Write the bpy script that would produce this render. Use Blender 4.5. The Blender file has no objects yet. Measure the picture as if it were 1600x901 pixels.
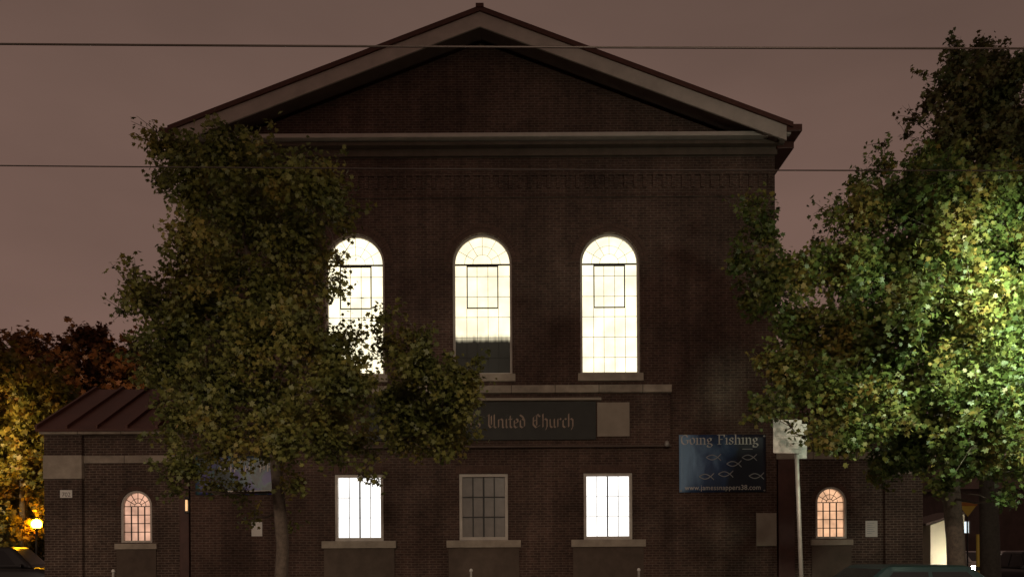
import bpy, bmesh, math, random
import numpy as np
from mathutils import Vector
from mathutils.geometry import tessellate_polygon

C = bpy.context.scene.collection
R = math.radians

# ------------------------------------------------------------------ camera
FPX, HORIZ, CAMY, CAMZ, ROLL = 1250.0, 860.0, -25.0, 1.6, 0.0058
cam = bpy.data.cameras.new('camera'); co = bpy.data.objects.new('camera', cam); C.objects.link(co)
co.location = (0, CAMY, CAMZ); co.rotation_euler = (R(90), ROLL, 0)
cam.sensor_width = 36; cam.lens = FPX/1600*36; cam.shift_y = (HORIZ-450.5)/1600
cam.clip_start = .05; cam.clip_end = 3000
bpy.context.scene.camera = co

def P(px, py, Y):
    """a point of the photograph -> its place in the world at depth Y (metres)"""
    s = FPX/(Y-CAMY); a = px-800.0; b = HORIZ-py
    dx = a+b*ROLL; dy = b-a*ROLL
    return (dx/s, Y, CAMZ+dy/s)

# ------------------------------------------------------------------ world: city glow on low cloud
W = bpy.data.worlds.new('World'); bpy.context.scene.world = W; W.use_nodes = True
nt = W.node_tree; nt.nodes.clear()
def wn(t, **k):
    n = nt.nodes.new(t)
    for a, b in k.items(): setattr(n, a, b)
    return n
wo = wn('ShaderNodeOutputWorld'); bg = wn('ShaderNodeBackground'); bg2 = wn('ShaderNodeBackground')
sky = wn('ShaderNodeTexSky', sky_type='NISHITA', sun_disc=False); sky.sun_elevation = R(1.0); sky.sun_rotation = R(200)
bg2.inputs[1].default_value = .002
nt.links.new(sky.outputs[0], bg2.inputs[0])
tc = wn('ShaderNodeTexCoord'); sep = wn('ShaderNodeSeparateXYZ'); nt.links.new(tc.outputs['Generated'], sep.inputs[0])
rp = wn('ShaderNodeValToRGB'); nt.links.new(sep.outputs[2], rp.inputs[0])
e = rp.color_ramp.elements
e[0].position = 0.0; e[0].color = (.220, .126, .100, 1)
e[1].position = .75; e[1].color = (.113, .072, .056, 1)
m = e.new(.28); m.color = (.180, .107, .085, 1)
m = e.new(.55); m.color = (.130, .080, .063, 1)
nz = wn('ShaderNodeTexNoise'); nz.inputs['Scale'].default_value = 2.2; nz.inputs['Detail'].default_value = 5
mp = wn('ShaderNodeMapping'); mp.inputs['Scale'].default_value = (1, 1, 2.6)
nt.links.new(tc.outputs['Generated'], mp.inputs[0]); nt.links.new(mp.outputs[0], nz.inputs[0])
mr = wn('ShaderNodeMapRange'); mr.inputs[1].default_value = .3; mr.inputs[2].default_value = .7; mr.inputs[3].default_value = .85; mr.inputs[4].default_value = 1.12
nt.links.new(nz.outputs[0], mr.inputs[0])
mx = wn('ShaderNodeMix', data_type='RGBA', blend_type='MULTIPLY'); mx.inputs[0].default_value = 1
nt.links.new(rp.outputs[0], mx.inputs[6]); nt.links.new(mr.outputs[0], mx.inputs[7])
nt.links.new(mx.outputs[2], bg.inputs[0]); bg.inputs[1].default_value = 1.0
ad = wn('ShaderNodeAddShader'); nt.links.new(bg.outputs[0], ad.inputs[0]); nt.links.new(bg2.outputs[0], ad.inputs[1])
nt.links.new(ad.outputs[0], wo.inputs[0])
vs = bpy.context.scene.view_settings
bpy.context.scene.display_settings.display_device = 'sRGB'
vs.view_transform = 'Standard'; vs.look = 'None'; vs.gamma = 1; vs.exposure = 0; vs.use_curve_mapping = False
cy = bpy.context.scene.cycles
cy.sample_clamp_indirect = 3

# ------------------------------------------------------------------ helpers
class MB:
    def __init__(s): s.v = []; s.f = []; s.mi = []
    def add(s, vs, fs):
        o = len(s.v); s.v += [tuple(p) for p in vs]; s.f += [tuple(i+o for i in f) for f in fs]; return s
    def box(s, x0, x1, y0, y1, z0, z1):
        return s.add([(x0,y0,z0),(x1,y0,z0),(x1,y1,z0),(x0,y1,z0),(x0,y0,z1),(x1,y0,z1),(x1,y1,z1),(x0,y1,z1)],
                     [(0,3,2,1),(4,5,6,7),(0,1,5,4),(1,2,6,5),(2,3,7,6),(3,0,4,7)])
    def hexa(s, a, b):
        """prism between two loops of equal length"""
        n = len(a); s.add(list(a)+list(b), [tuple(range(n))[::-1], tuple(range(n, 2*n))]+[(i,(i+1)%n,n+(i+1)%n,n+i) for i in range(n)]); return s
    def poly(s, loops, y0, y1):
        """outline (and holes) in the x-z plane, given thickness y0..y1"""
        flat = [p for l in loops for p in l]; n = len(flat)
        tris = tessellate_polygon([[Vector((p[0], p[1], 0)) for p in l] for l in loops])
        vs = [(p[0], y0, p[1]) for p in flat]+[(p[0], y1, p[1]) for p in flat]; fs = []
        for t in tris:
            a, b, c = [flat[i] for i in t]
            if (b[0]-a[0])*(c[1]-a[1])-(b[1]-a[1])*(c[0]-a[0]) < 0: t = (t[0], t[2], t[1])
            fs.append(tuple(t)); fs.append((t[2]+n, t[1]+n, t[0]+n))
        o = 0
        for l in loops:
            k = len(l)
            for i in range(k): fs.append((o+i, o+(i+1)%k, o+(i+1)%k+n, o+i+n))
            o += k
        return s.add(vs, fs)
    def tube(s, pts, rad, n=6, cap=True):
        pts = [Vector(p) for p in pts]; k = len(pts)
        if not hasattr(rad, '__len__'): rad = [rad]*k
        vs = []; up = Vector((.31, .17, .94)).normalized(); prev = None
        for i, p in enumerate(pts):
            d = (pts[min(i+1,k-1)]-pts[max(i-1,0)])
            d = d.normalized() if d.length > 1e-9 else Vector((0,0,1))
            if prev is None: a = d.cross(up); a = a if a.length > .1 else d.cross(Vector((1,0,0)))
            else: a = prev-d*prev.dot(d)
            a.normalize(); prev = a; b = d.cross(a)
            for j in range(n):
                t = 2*math.pi*j/n; vs.append(p+(a*math.cos(t)+b*math.sin(t))*rad[i])
        fs = [(i*n+j, i*n+(j+1)%n, (i+1)*n+(j+1)%n, (i+1)*n+j) for i in range(k-1) for j in range(n)]
        if cap: fs += [tuple(range(n))[::-1], tuple(range((k-1)*n, k*n))]
        return s.add(vs, fs)
    def lathe(s, prof, n=20, at=(0,0,0), axis='z'):
        vs = []
        for r, h in prof:
            for j in range(n):
                t = 2*math.pi*j/n; x, y = r*math.cos(t), r*math.sin(t)
                p = (x, y, h) if axis == 'z' else (x, h, y)
                vs.append((p[0]+at[0], p[1]+at[1], p[2]+at[2]))
        k = len(prof)
        return s.add(vs, [(i*n+j, i*n+(j+1)%n, (i+1)*n+(j+1)%n, (i+1)*n+j) for i in range(k-1) for j in range(n)])
    def build(s, name, mat, parent=None, smooth=False, bevel=0, fix=False):
        me = bpy.data.meshes.new(name); me.from_pydata(s.v, [], s.f); me.update()
        if fix or bevel:
            bm = bmesh.new(); bm.from_mesh(me); bmesh.ops.remove_doubles(bm, verts=bm.verts, dist=1e-5)
            bmesh.ops.recalc_face_normals(bm, faces=bm.faces); bm.to_mesh(me); bm.free()
        return link(name, me, mat, parent, smooth, bevel)

def link(name, me, mat, parent=None, smooth=False, bevel=0):
    if smooth: me.polygons.foreach_set('use_smooth', [True]*len(me.polygons))
    o = bpy.data.objects.new(name, me); C.objects.link(o)
    if mat: me.materials.append(mat)
    if parent:
        o.parent = parent
        o.location = -world_loc(parent)
    if bevel:
        b = o.modifiers.new('bevel', 'BEVEL'); b.width = bevel; b.segments = 2; b.limit_method = 'ANGLE'; b.angle_limit = R(35)
    return o
def world_loc(o):
    v = Vector(o.location)
    while o.parent: o = o.parent; v = v+Vector(o.location)
    return v
def tag(o, label=None, cat=None, group=None, kind=None):
    if label: o['label'] = label
    if cat: o['category'] = cat
    if group: o['group'] = group
    if kind: o['kind'] = kind
    return o
def thing(name, loc, label, cat, group=None):
    """an Empty at the thing's base. Its parts are given in world coordinates."""
    o = bpy.data.objects.new(name, None); C.objects.link(o); o.location = loc; o.empty_display_size = .3
    return tag(o, label, cat, group)

# ------------------------------------------------------------------ materials
MATS = {}
class NT:
    def __init__(s, name):
        s.m = bpy.data.materials.new(name); s.m.use_nodes = True; s.t = s.m.node_tree; s.b = s.t.nodes['Principled BSDF']; s.out = s.t.nodes['Material Output']
    def n(s, t, ins=None, **k):
        n = s.t.nodes.new(t)
        for a, b in k.items(): setattr(n, a, b)
        for a, b in (ins or {}).items():
            if hasattr(b, 'is_output') or isinstance(b, bpy.types.NodeSocket): s.t.links.new(b, n.inputs[a])
            else: n.inputs[a].default_value = b
        return n
    def l(s, a, b): s.t.links.new(a, b)
def c4(c): return (c[0], c[1], c[2], 1)

def paint(name, col, rough=.6, var=.18, scale=6.0, metal=0, bump=0.0, spec=.4, joint=None):
    k = NT(name)
    g = k.n('ShaderNodeNewGeometry')
    n1 = k.n('ShaderNodeTexNoise', {'Vector': g.outputs['Position'], 'Scale': scale, 'Detail': 6.0, 'Roughness': .65})
    mr = k.n('ShaderNodeMapRange', {0: n1.outputs[0], 1: .3, 2: .7, 3: 1-var, 4: 1+var})
    mx = k.n('ShaderNodeMix', {0: 1.0, 6: c4(col), 7: mr.outputs[0]}, data_type='RGBA', blend_type='MULTIPLY')
    k.l(mx.outputs[2], k.b.inputs['Base Color'])
    if joint:
        sp = k.n('ShaderNodeSeparateXYZ', {0: g.outputs['Position']})
        a = k.n('ShaderNodeMath', {0: sp.outputs[0], 1: joint}, operation='DIVIDE'); fr = k.n('ShaderNodeMath', {0: a.outputs[0]}, operation='FRACT')
        lt = k.n('ShaderNodeMath', {0: fr.outputs[0], 1: .018/joint}, operation='LESS_THAN')
        m2 = k.n('ShaderNodeMix', {0: lt.outputs[0], 6: mx.outputs[2], 7: (.03,.025,.02,1)}, data_type='RGBA'); k.l(m2.outputs[2], k.b.inputs['Base Color'])
    k.b.inputs['Roughness'].default_value = rough; k.b.inputs['Metallic'].default_value = metal
    k.b.inputs['Specular IOR Level'].default_value = spec
    if bump:
        bp = k.n('ShaderNodeBump', {'Strength': bump, 'Distance': .02, 'Height': n1.outputs[0]}); k.l(bp.outputs[0], k.b.inputs['Normal'])
    return k.m

def brick(name, a, b, mortar, stain=.42):
    k = NT(name)
    g = k.n('ShaderNodeNewGeometry')
    sp = k.n('ShaderNodeSeparateXYZ', {0: g.outputs['Position']}); sn = k.n('ShaderNodeSeparateXYZ', {0: g.outputs['True Normal']})
    ab = k.n('ShaderNodeMath', {0: sn.outputs[0]}, operation='ABSOLUTE'); gt = k.n('ShaderNodeMath', {0: ab.outputs[0], 1: .6}, operation='GREATER_THAN')
    u = k.n('ShaderNodeMix', {0: gt.outputs[0], 2: sp.outputs[0], 3: sp.outputs[1]}, data_type='FLOAT')
    # courses are never dead straight or even: wobble them a little
    wob = k.n('ShaderNodeTexNoise', {'Vector': g.outputs['Position'], 'Scale': .9, 'Detail': 2.0})
    wz = k.n('ShaderNodeMath', {0: wob.outputs[0], 1: .03, 2: sp.outputs[2]}, operation='MULTIPLY_ADD')
    v = k.n('ShaderNodeCombineXYZ', {0: u.outputs[0], 1: wz.outputs[0]})
    br = k.n('ShaderNodeTexBrick', {'Vector': v.outputs[0], 'Color1': c4(a), 'Color2': c4(b), 'Mortar': c4(mortar), 'Scale': 1.0, 'Mortar Size': .011, 'Mortar Smooth': .25, 'Bias': -.15, 'Brick Width': .225, 'Row Height': .078})
    br.offset = .5
    # big uneven weathering, vertical run-off streaks, patchy repointing
    n1 = k.n('ShaderNodeTexNoise', {'Vector': g.outputs['Position'], 'Scale': .55, 'Detail': 7.0, 'Roughness': .6})
    mr = k.n('ShaderNodeMapRange', {0: n1.outputs[0], 1: .3, 2: .72, 3: 1-stain, 4: 1+stain})
    mpn = k.n('ShaderNodeMapping', {'Vector': g.outputs['Position'], 'Scale': (2.2, 2.2, .16)})
    n2 = k.n('ShaderNodeTexNoise', {'Vector': mpn.outputs[0], 'Scale': 1.3, 'Detail': 5.0})
    mr2 = k.n('ShaderNodeMapRange', {0: n2.outputs[0], 1: .35, 2: .7, 3: .8, 4: 1.14})
    n3 = k.n('ShaderNodeTexNoise', {'Vector': g.outputs['Position'], 'Scale': 9.0, 'Detail': 3.0})
    mr3 = k.n('ShaderNodeMapRange', {0: n3.outputs[0], 1: .3, 2: .7, 3: .78, 4: 1.22})
    m1 = k.n('ShaderNodeMath', {0: mr.outputs[0], 1: mr2.outputs[0]}, operation='MULTIPLY')
    m2 = k.n('ShaderNodeMath', {0: m1.outputs[0], 1: mr3.outputs[0]}, operation='MULTIPLY')
    mx = k.n('ShaderNodeMix', {0: 1.0, 6: br.outputs[0], 7: m2.outputs[0]}, data_type='RGBA', blend_type='MULTIPLY')
    k.l(mx.outputs[2], k.b.inputs['Base Color']); k.b.inputs['Roughness'].default_value = .9; k.b.inputs['Specular IOR Level'].default_value = .25
    bp = k.n('ShaderNodeBump', {'Strength': .6, 'Distance': .012, 'Height': br.outputs['Fac']}, invert=True); k.l(bp.outputs[0], k.b.inputs['Normal'])
    return k.m

def emit(name, col, strength, var=0.0, scale=3.0, vertical=None, dark=None):
    """backlit glass; vertical=(z, soft): below z a dark room is painted into the glow"""
    k = NT(name); k.b.inputs['Base Color'].default_value = (.05, .05, .05, 1); k.b.inputs['Roughness'].default_value = .6; k.b.inputs['Specular IOR Level'].default_value = .1
    g = k.n('ShaderNodeNewGeometry'); c = None
    n1 = k.n('ShaderNodeTexNoise', {'Vector': g.outputs['Position'], 'Scale': scale, 'Detail': 3.0})
    mr = k.n('ShaderNodeMapRange', {0: n1.outputs[0], 1: .3, 2: .7, 3: strength*(1-var), 4: strength*(1+var)})
    fac = mr.outputs[0]
    if vertical:
        sp = k.n('ShaderNodeSeparateXYZ', {0: g.outputs['Position']})
        z0, soft = vertical
        fr = k.n('ShaderNodeMapping', {'Vector': g.outputs['Position'], 'Scale': (9.0, 1.0, .7)})
        fn = k.n('ShaderNodeTexNoise', {'Vector': fr.outputs[0], 'Scale': 1.0, 'Detail': 3.0})
        zz = k.n('ShaderNodeMath', {0: fn.outputs[0], 1: .16, 2: sp.outputs[2]}, operation='MULTIPLY_ADD').outputs[0]; z0 += .08
        step = k.n('ShaderNodeMapRange', {0: zz, 1: z0-soft, 2: z0+soft, 3: dark, 4: 1.0}, interpolation_type='SMOOTHSTEP')
        fac = k.n('ShaderNodeMath', {0: fac, 1: step.outputs[0]}, operation='MULTIPLY').outputs[0]
    k.b.inputs['Emission Color'].default_value = c4(col); k.l(fac, k.b.inputs['Emission Strength'])
    return k.m

def leafmat(name, cols, clump=.35, transl=.3):
    k = NT(name); k.t.nodes.remove(k.b)
    at = k.n('ShaderNodeAttribute', attribute_name='tint'); g = k.n('ShaderNodeNewGeometry')
    n1 = k.n('ShaderNodeTexNoise', {'Vector': g.outputs['Position'], 'Scale': 1.05, 'Detail': 3.0})
    n1r = k.n('ShaderNodeMapRange', {0: n1.outputs[0], 1: .33, 2: .67, 3: 0.0, 4: 1.0})
    s = k.n('ShaderNodeMix', {0: .38, 2: n1r.outputs[0], 3: at.outputs['Fac']}, data_type='FLOAT')
    r = k.n('ShaderNodeValToRGB', {0: s.outputs[0]}); e = r.color_ramp.elements
    for i, c in enumerate(cols):
        p = .12+.76*i/(len(cols)-1)
        if i < 2: e[i].position = p; e[i].color = c4(c)
        else: x = e.new(p); x.color = c4(c)
    d = k.n('ShaderNodeBsdfPrincipled', {'Base Color': r.outputs[0], 'Roughness': .5, 'Specular IOR Level': .35})
    t = k.n('ShaderNodeBsdfTranslucent', {'Color': r.outputs[0]})
    mx = k.n('ShaderNodeMixShader', {0: transl, 1: d.outputs[0], 2: t.outputs[0]}); k.l(mx.outputs[0], k.out.inputs[0])
    return k.m

M = dict(
    brick=brick('brick', (.066,.038,.030), (.100,.057,.044), (.140,.104,.084)),
    brick_low=brick('wing_brick', (.062,.040,.032), (.098,.061,.047), (.185,.145,.118)),
    brick_arch=paint('arch_brick', (.105,.062,.048), .9, .35, 5),
    apron=paint('apron_render', (.108,.080,.062), .9, .22, 2.5, bump=.2),
    white=paint('white_trim', (.44,.385,.345), .6, .16, 1.5),
    frame=paint('window_paint', (.55,.5,.44), .55, .15, 3),
    stone=paint('limestone', (.36,.31,.25), .85, .22, 3, bump=.2),
    ashlar=paint('jointed_stone', (.34,.29,.235), .85, .4, 1.6, bump=.2, joint=1.35),
    pale=paint('pale_board', (.34,.29,.235), .8, .12, 2),
    roofred=paint('roof_metal', (.095,.037,.027), .55, .2, 2),
    rededge=paint('red_flashing', (.075,.026,.018), .5, .15, 3),
    soffit=paint('soffit', (.12,.085,.07), .8, .2, 2),
    lead=paint('lead', (.03,.028,.025), .6, .1, 8),
    sash=paint('dark_sash', (.03,.027,.024), .5, .1, 8),
    asphalt=paint('asphalt', (.05,.05,.05), .85, .3, 7, bump=.3),
    concrete=paint('concrete', (.28,.27,.25), .9, .18, 2.5, bump=.2),
    soil=paint('turf', (.035,.045,.018), .95, .4, 5, bump=.6),
    bark=paint('bark', (.075,.055,.042), .95, .4, 14, bump=.9),
    dbark=paint('dark_bark', (.04,.03,.024), .95, .35, 14, bump=.9),
    galv=paint('galvanised', (.38,.36,.33), .45, .15, 5, metal=.3),
    wire=paint('wire', (.022,.012,.009), .6, .1, 5),
    signgreen=paint('sign_board', (.030,.030,.026), .6, .3, 1.6),
    gold=paint('faded_gold', (.34,.25,.19), .6, .3, 6),
    tyre=paint('rubber', (.015,.015,.015), .9, .1, 9),
    rim=paint('rim', (.3,.3,.3), .35, .1, 9, metal=.8),
    blackp=paint('black_paint', (.02,.02,.02), .4, .1, 5),
    whitep=paint('white_sheet', (.72,.70,.66), .6, .08, 4),
    signwhite=paint('weathered_sign', (.40,.37,.34), .6, .35, 9),
    yellow=paint('yellow_sign', (.5,.33,.04), .45, .1, 4),
    red_pipe=paint('red_leader', (.088,.040,.032), .55, .25, 2.5),
    cream=paint('cream_siding', (.74,.68,.50), .8, .06, 2),
    darkwall=paint('dark_wall', (.10,.07,.062), .9, .25, 1.5),
)
M['glass_dark'] = (lambda k: (k.b.inputs['Base Color'].__setattr__('default_value', (.015,.016,.018,1)), k.b.inputs['Roughness'].__setattr__('default_value', .22), k.m)[2])(NT('dark_glass'))
M['glow_up'] = emit('lit_church_glass', (1, .90, .62), 1.55, .2, 1.6)
M['glow_up_half'] = emit('half_lit_church_glass', (1, .88, .59), 1.45, .18, 1.6, vertical=(8.30, .16), dark=.006)  # shade of the room behind is painted into the pane's lower glow
M['glow_low'] = emit('lit_hall_glass', (1, .965, .92), 1.5, .14, 1.5)
M['unlit'] = paint('blind_glass', (.20,.175,.155), .35, .14, 4)
M['glow_pink'] = emit('lit_porch_glass', (1, .55, .37), .74, .34, 2.6)
M['glow_pink2'] = emit('lit_vestibule_glass', (1, .56, .32), .86, .32, 3.0)

# ------------------------------------------------------------------ setting: ground, road, pavements
def sheet(name, x0, x1, y0, y1, z, mat):
    return tag(MB().add([(x0,y0,z),(x1,y0,z),(x1,y1,z),(x0,y1,z)], [(0,1,2,3)]).build(name, mat), kind='structure')
sheet('ground', -1500, 1500, -1500, 1500, -.01, M['soil'])
sheet('road', -400, 400, -22.4, -12.2, -.005+.004, M['asphalt'])
tag(MB().box(-400, 400, -12.2, -12.0, -.2, .13).box(-400, 400, -22.6, -22.4, -.2, .13).build('kerb', M['concrete'], bevel=.02), kind='structure')
tag(MB().box(-400, 400, -12.0, -7.2, -.2, .12).build('pavement', M['concrete']), kind='structure')
tag(MB().box(-400, 400, -29.0, -22.6, -.2, .12).build('far_pavement', M['concrete']), kind='structure')
pm = MB()
for i in range(-40, 40): pm.add([(i*9,-17.36,.004),(i*9+3,-17.36,.004),(i*9+3,-17.24,.004),(i*9,-17.24,.004)], [(0,1,2,3)])
tag(pm.build('lane_marking', M['whitep']), kind='structure')
for nm, x0, x1 in (('side_drive', 13.8, 22.0), ('car_park', -40, -14.9)):
    sheet(nm, x0, x1, -7.2, 60, .002, M['asphalt'])
sheet('forecourt', -14.9, 13.8, -7.2, -1.2, .004, M['concrete'])

# ------------------------------------------------------------------ the church
X0 = -.88
HW = 9.16             # half width of the nave front
def arch(cx, half, zb, zs, n=20):
    return [(cx-half, zb), (cx+half, zb)]+[(cx+half*math.cos(math.pi*i/n), zs+half*math.sin(math.pi*i/n)) for i in range(n+1)]
def rect(x0, x1, z0, z1): return [(x0,z0),(x1,z0),(x1,z1),(x0,z1)]
UP = [X0-3.99, X0, X0+3.99]; LO = [X0-3.89, X0, X0+3.89]; WI = [X0-10.92, X0+10.92]
U_H, U_B, U_S = .93, 7.12, 10.60
L_H, L_B, L_T = .76, 1.94, 4.01
W_H, W_B, W_S = .49, 1.93, 3.07
church = thing('church', (X0, 0, 0), 'dark brick church with a low gabled front and round arched windows lit from inside', 'church')
def part(mb, name, mat, parent=church, **k): return mb.build(name, mat, parent, **k)

slope = (18.02-14.48)/9.38
def rz(dx, z0): return z0-abs(dx)*slope
wall_apex = 17.45
w = MB().poly([[(X0-HW,0),(X0+HW,0),(X0+HW,rz(HW,wall_apex)),(X0,wall_apex),(X0-HW,rz(HW,wall_apex))]]
    +[arch(c, U_H, U_B, U_S)[::-1] for c in UP]+[rect(c-L_H, c+L_H, L_B, L_T)[::-1] for c in LO], 0, .4)
w.box(X0-HW, X0-HW+.4, .402, 24, 0, 14.2).box(X0+HW-.4, X0+HW, .402, 24, 0, 14.2)
w.poly([[(X0-HW,0),(X0+HW,0),(X0+HW,14.2),(X0,wall_apex),(X0-HW,14.2)]], 24.003, 24.4)
part(w, 'brick_wall', M['brick'])

# roof slabs, red edge, raking fascia, soffit, cornice, gutters
RZ = 18.02; EH = 9.45
def chevron(top, drop, half, inner=0):
    return [(X0-half, rz(half,top)), (X0-half, rz(half,top)-drop), (X0, top-drop), (X0+half, rz(half,top)-drop), (X0+half, rz(half,top)), (X0, top)]
part(MB().poly([chevron(RZ-.012, .11, EH-.02)[::-1]], -.80, 24.9), 'roof', M['roofred'])
re = MB().poly([chevron(RZ+.03, .145, EH)[::-1]], -.86, -.80)
re.box(X0-.12, X0+.12, -.88, 24.9, RZ-.02, RZ+.09)
part(re, 'roof_edge', M['rededge'])
part(MB().poly([chevron(RZ-.124, .44, 9.26)[::-1]], -.80, -.74), 'raking_fascia', M['white'])
part(MB().poly([chevron(RZ-.40, .05, 9.1)[::-1]], -.738, -.002), 'soffit', M['soffit'])
co_ = MB().box(X0-9.50, X0+9.50, -.56, -.002, 14.245, 14.375)
part(MB().box(X0-9.36, X0+9.36, -.36, -.002, 14.10, 14.217), 'bed_moulding', M['apron'], bevel=.02)
part(co_, 'cornice', M['white'], bevel=.02)
part(MB().box(X0-9.2, X0+9.2, -.12, -.002, 13.88, 14.098), 'frieze', M['apron'])
for s in (-1, 1):
    gt = MB(); a, b = sorted((X0+s*9.26, X0+s*9.74)); gt.box(a, b, -.80, 24.9, 14.22+.02, 14.46)
    a, b = sorted((X0+s*(HW+.003), X0+s*9.70)); gt.box(a, b, -.2, 24.9, 14.02, 14.238)
    part(gt, 'eaves_gutter', M['rededge'], bevel=.02)
# cornice returns at the feet of the gable
for s in (-1, 1):
    rt = MB()
    a, b = sorted((X0+s*8.75, X0+s*9.42)); rt.box(a, b, -.735, -.57, 14.18, 14.44)
    part(rt, 'cornice_return', M['white'], bevel=.02)

# corbelled brick band below the frieze
db = MB().box(X0-HW-.02, X0+HW+.02, -.045, -.002, 13.30, 13.375).box(X0-HW-.02, X0+HW+.02, -.05, -.002, 12.62, 12.695)
for i in range(61):
    x = X0-HW+.1+i*(2*HW-.32)/60; db.box(x, x+.115, -.040, -.002, 12.92, 13.302)
part(db, 'corbel_band', M['brick'])

# brick arches over the tall windows, soldier courses over the square ones
for c in UP:
    am = MB()
    for r0, r1, nv in ((U_H+.015, U_H+.135, 34), (U_H+.15, U_H+.27, 40)):
        for i in range(nv):
            t0 = math.pi*i/nv+.006; t1 = math.pi*(i+1)/nv-.006
            am.poly([[(c+r*math.cos(t), U_S+r*math.sin(t)) for r, t in ((r0,t0),(r1,t0),(r1,t1),(r0,t1))]], -.022, -.001)
    part(am, 'brick_arch', M['brick_arch'])
for c in LO:
    am = MB()
    for i in range(22):
        x = c-.86+i*.0785; am.box(x, x+.066, -.018, -.001, L_T+.02, L_T+.25)
    part(am, 'brick_arch', M['brick_arch'])

def tall_window(c, pane, lab):
    w = part(MB().poly([arch(c, U_H-.06, U_B+.06, U_S)], .20, .215), 'window', pane); w['label'] = lab
    part(MB().poly([arch(c, U_H-.002, U_B+.002, U_S), arch(c, U_H-.075, U_B+.07, U_S)[::-1]], .13, .24), 'frame', M['frame'], w)
    g = MB(); h = U_H-.075; b = .024
    g.box(c-h, c+h, .165, .199, U_S-.03, U_S+.018)                                            # transom at the springing
    hx, z1, z0 = .5, U_S-.034, U_S-1.38
    g.poly([rect(c-hx,c+hx,z0,z1), rect(c-hx+.036,c+hx-.036,z0+.036,z1-.036)[::-1]], .168, .1985)      # opening light
    part(g, 'glazing_bar', M['sash'], w)
    l = MB(); t = .0065
    for x in (-.5, -.17, .17, .5):
        if abs(x) > .45: l.box(c+x-t, c+x+t, .186, .198, U_B+.07, z0-.002)
        else: l.box(c+x-t, c+x+t, .186, .198, U_B+.07, z0-.002).box(c+x-t, c+x+t, .186, .198, z0+.038, z1-.038)
    for i in range(5):
        z = U_B+.07+.64*(i+.75)
        if z < z0: l.box(c-h, c+h, .1862, .1975, z-t, z+t)
        elif z < z1:
            l.box(c-h, c-hx-.002, .1862, .1975, z-t, z+t).box(c+hx+.002, c+h, .1862, .1975, z-t, z+t).box(c-hx+.038, c+hx-.038, .1862, .1975, z-t, z+t)
    for i, a in enumerate((30, 60, 90, 120, 150)):
        a = R(a); l.tube([(c+.3*math.cos(a), .1905, U_S+.3*math.sin(a)), (c+h*math.cos(a), .1905, U_S+h*math.sin(a))], t*1.1, 4)
    l.tube([(c+.3*math.cos(R(i*12)), .193, U_S+.02+.3*math.sin(R(i*12))) for i in range(16)], t, 4)
    l.tube([(c+.56*math.cos(R(i*12)), .193, U_S+.02+.56*math.sin(R(i*12))) for i in range(16)], t, 4)
    part(l, 'leading', M['lead'], w)
    part(MB().box(c-1.02, c+1.02, -.09, .128, U_B-.24, U_B), 'sill', M['stone'], w, bevel=.015)
tall_window(UP[0], M['glow_up'], 'tall arched window, its lower left hidden by leaves')
tall_window(UP[1], M['glow_up_half'], 'tall arched window with a dark bottom')
tall_window(UP[2], M['glow_up'], 'tall arched window lit from top to bottom')

def low_window(c, pane, lab, lit):
    w = part(MB().poly([rect(c-L_H+.05, c+L_H-.05, L_B+.05, L_T-.05)], .17, .185), 'window', pane); w['label'] = lab
    part(MB().poly([rect(c-L_H+.002, c+L_H-.002, L_B+.002, L_T-.002), rect(c-L_H+.09, c+L_H-.09, L_B+.10, L_T-.09)[::-1]], .03, .2), 'frame', M['frame'], w)
    g = MB(); x0, x1, z0, z1 = c-L_H+.09, c+L_H-.09, L_B+.10, L_T-.09
    k = .007 if lit else .017
    for i in (1, 2, 3):
        x = x0+(x1-x0)*i/4; t = (.02 if lit else .026) if i == 2 else k; g.box(x-t, x+t, .12, .168, z0, z1)
    for i in (1, 2):
        z = z0+(z1-z0)*i/3; t = .005 if lit else .017; g.box(x0, x1, .1245, .167, z-t, z+t)
    part(g, 'glazing_bar', M['sash'], w)
    part(MB().box(c-1.16, c+1.16, -.11, .028, L_B-.23, L_B), 'sill', M['stone'], w, bevel=.015)
low_window(LO[0], M['glow_low'], 'white lit window with leaves across its top', 1)
low_window(LO[1], M['unlit'], 'dark twelve pane window', 0)
low_window(LO[2], M['glow_low'], 'white lit window clear of leaves', 1)
for c in LO: part(MB().box(c-1.1, c+1.1, -.03, -.002, .3, L_B-.232), 'apron', M['apron'])

# stone band, brick bay behind the sign, small string course
bay = MB().box(X0-5.8, X0+5.8, -.22, -.003, 4.86, 6.46)
part(bay, 'brick_bay', M['brick'])
part(MB().box(X0-5.84, X0+5.84, -.36, -.003, 6.464, 6.70), 'stone_coping', M['ashlar'], bevel=.02)
part(MB().box(X0-5.83, X0+5.83, -.26, -.003, 4.80, 4.857), 'string_course', M['soffit'])

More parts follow.
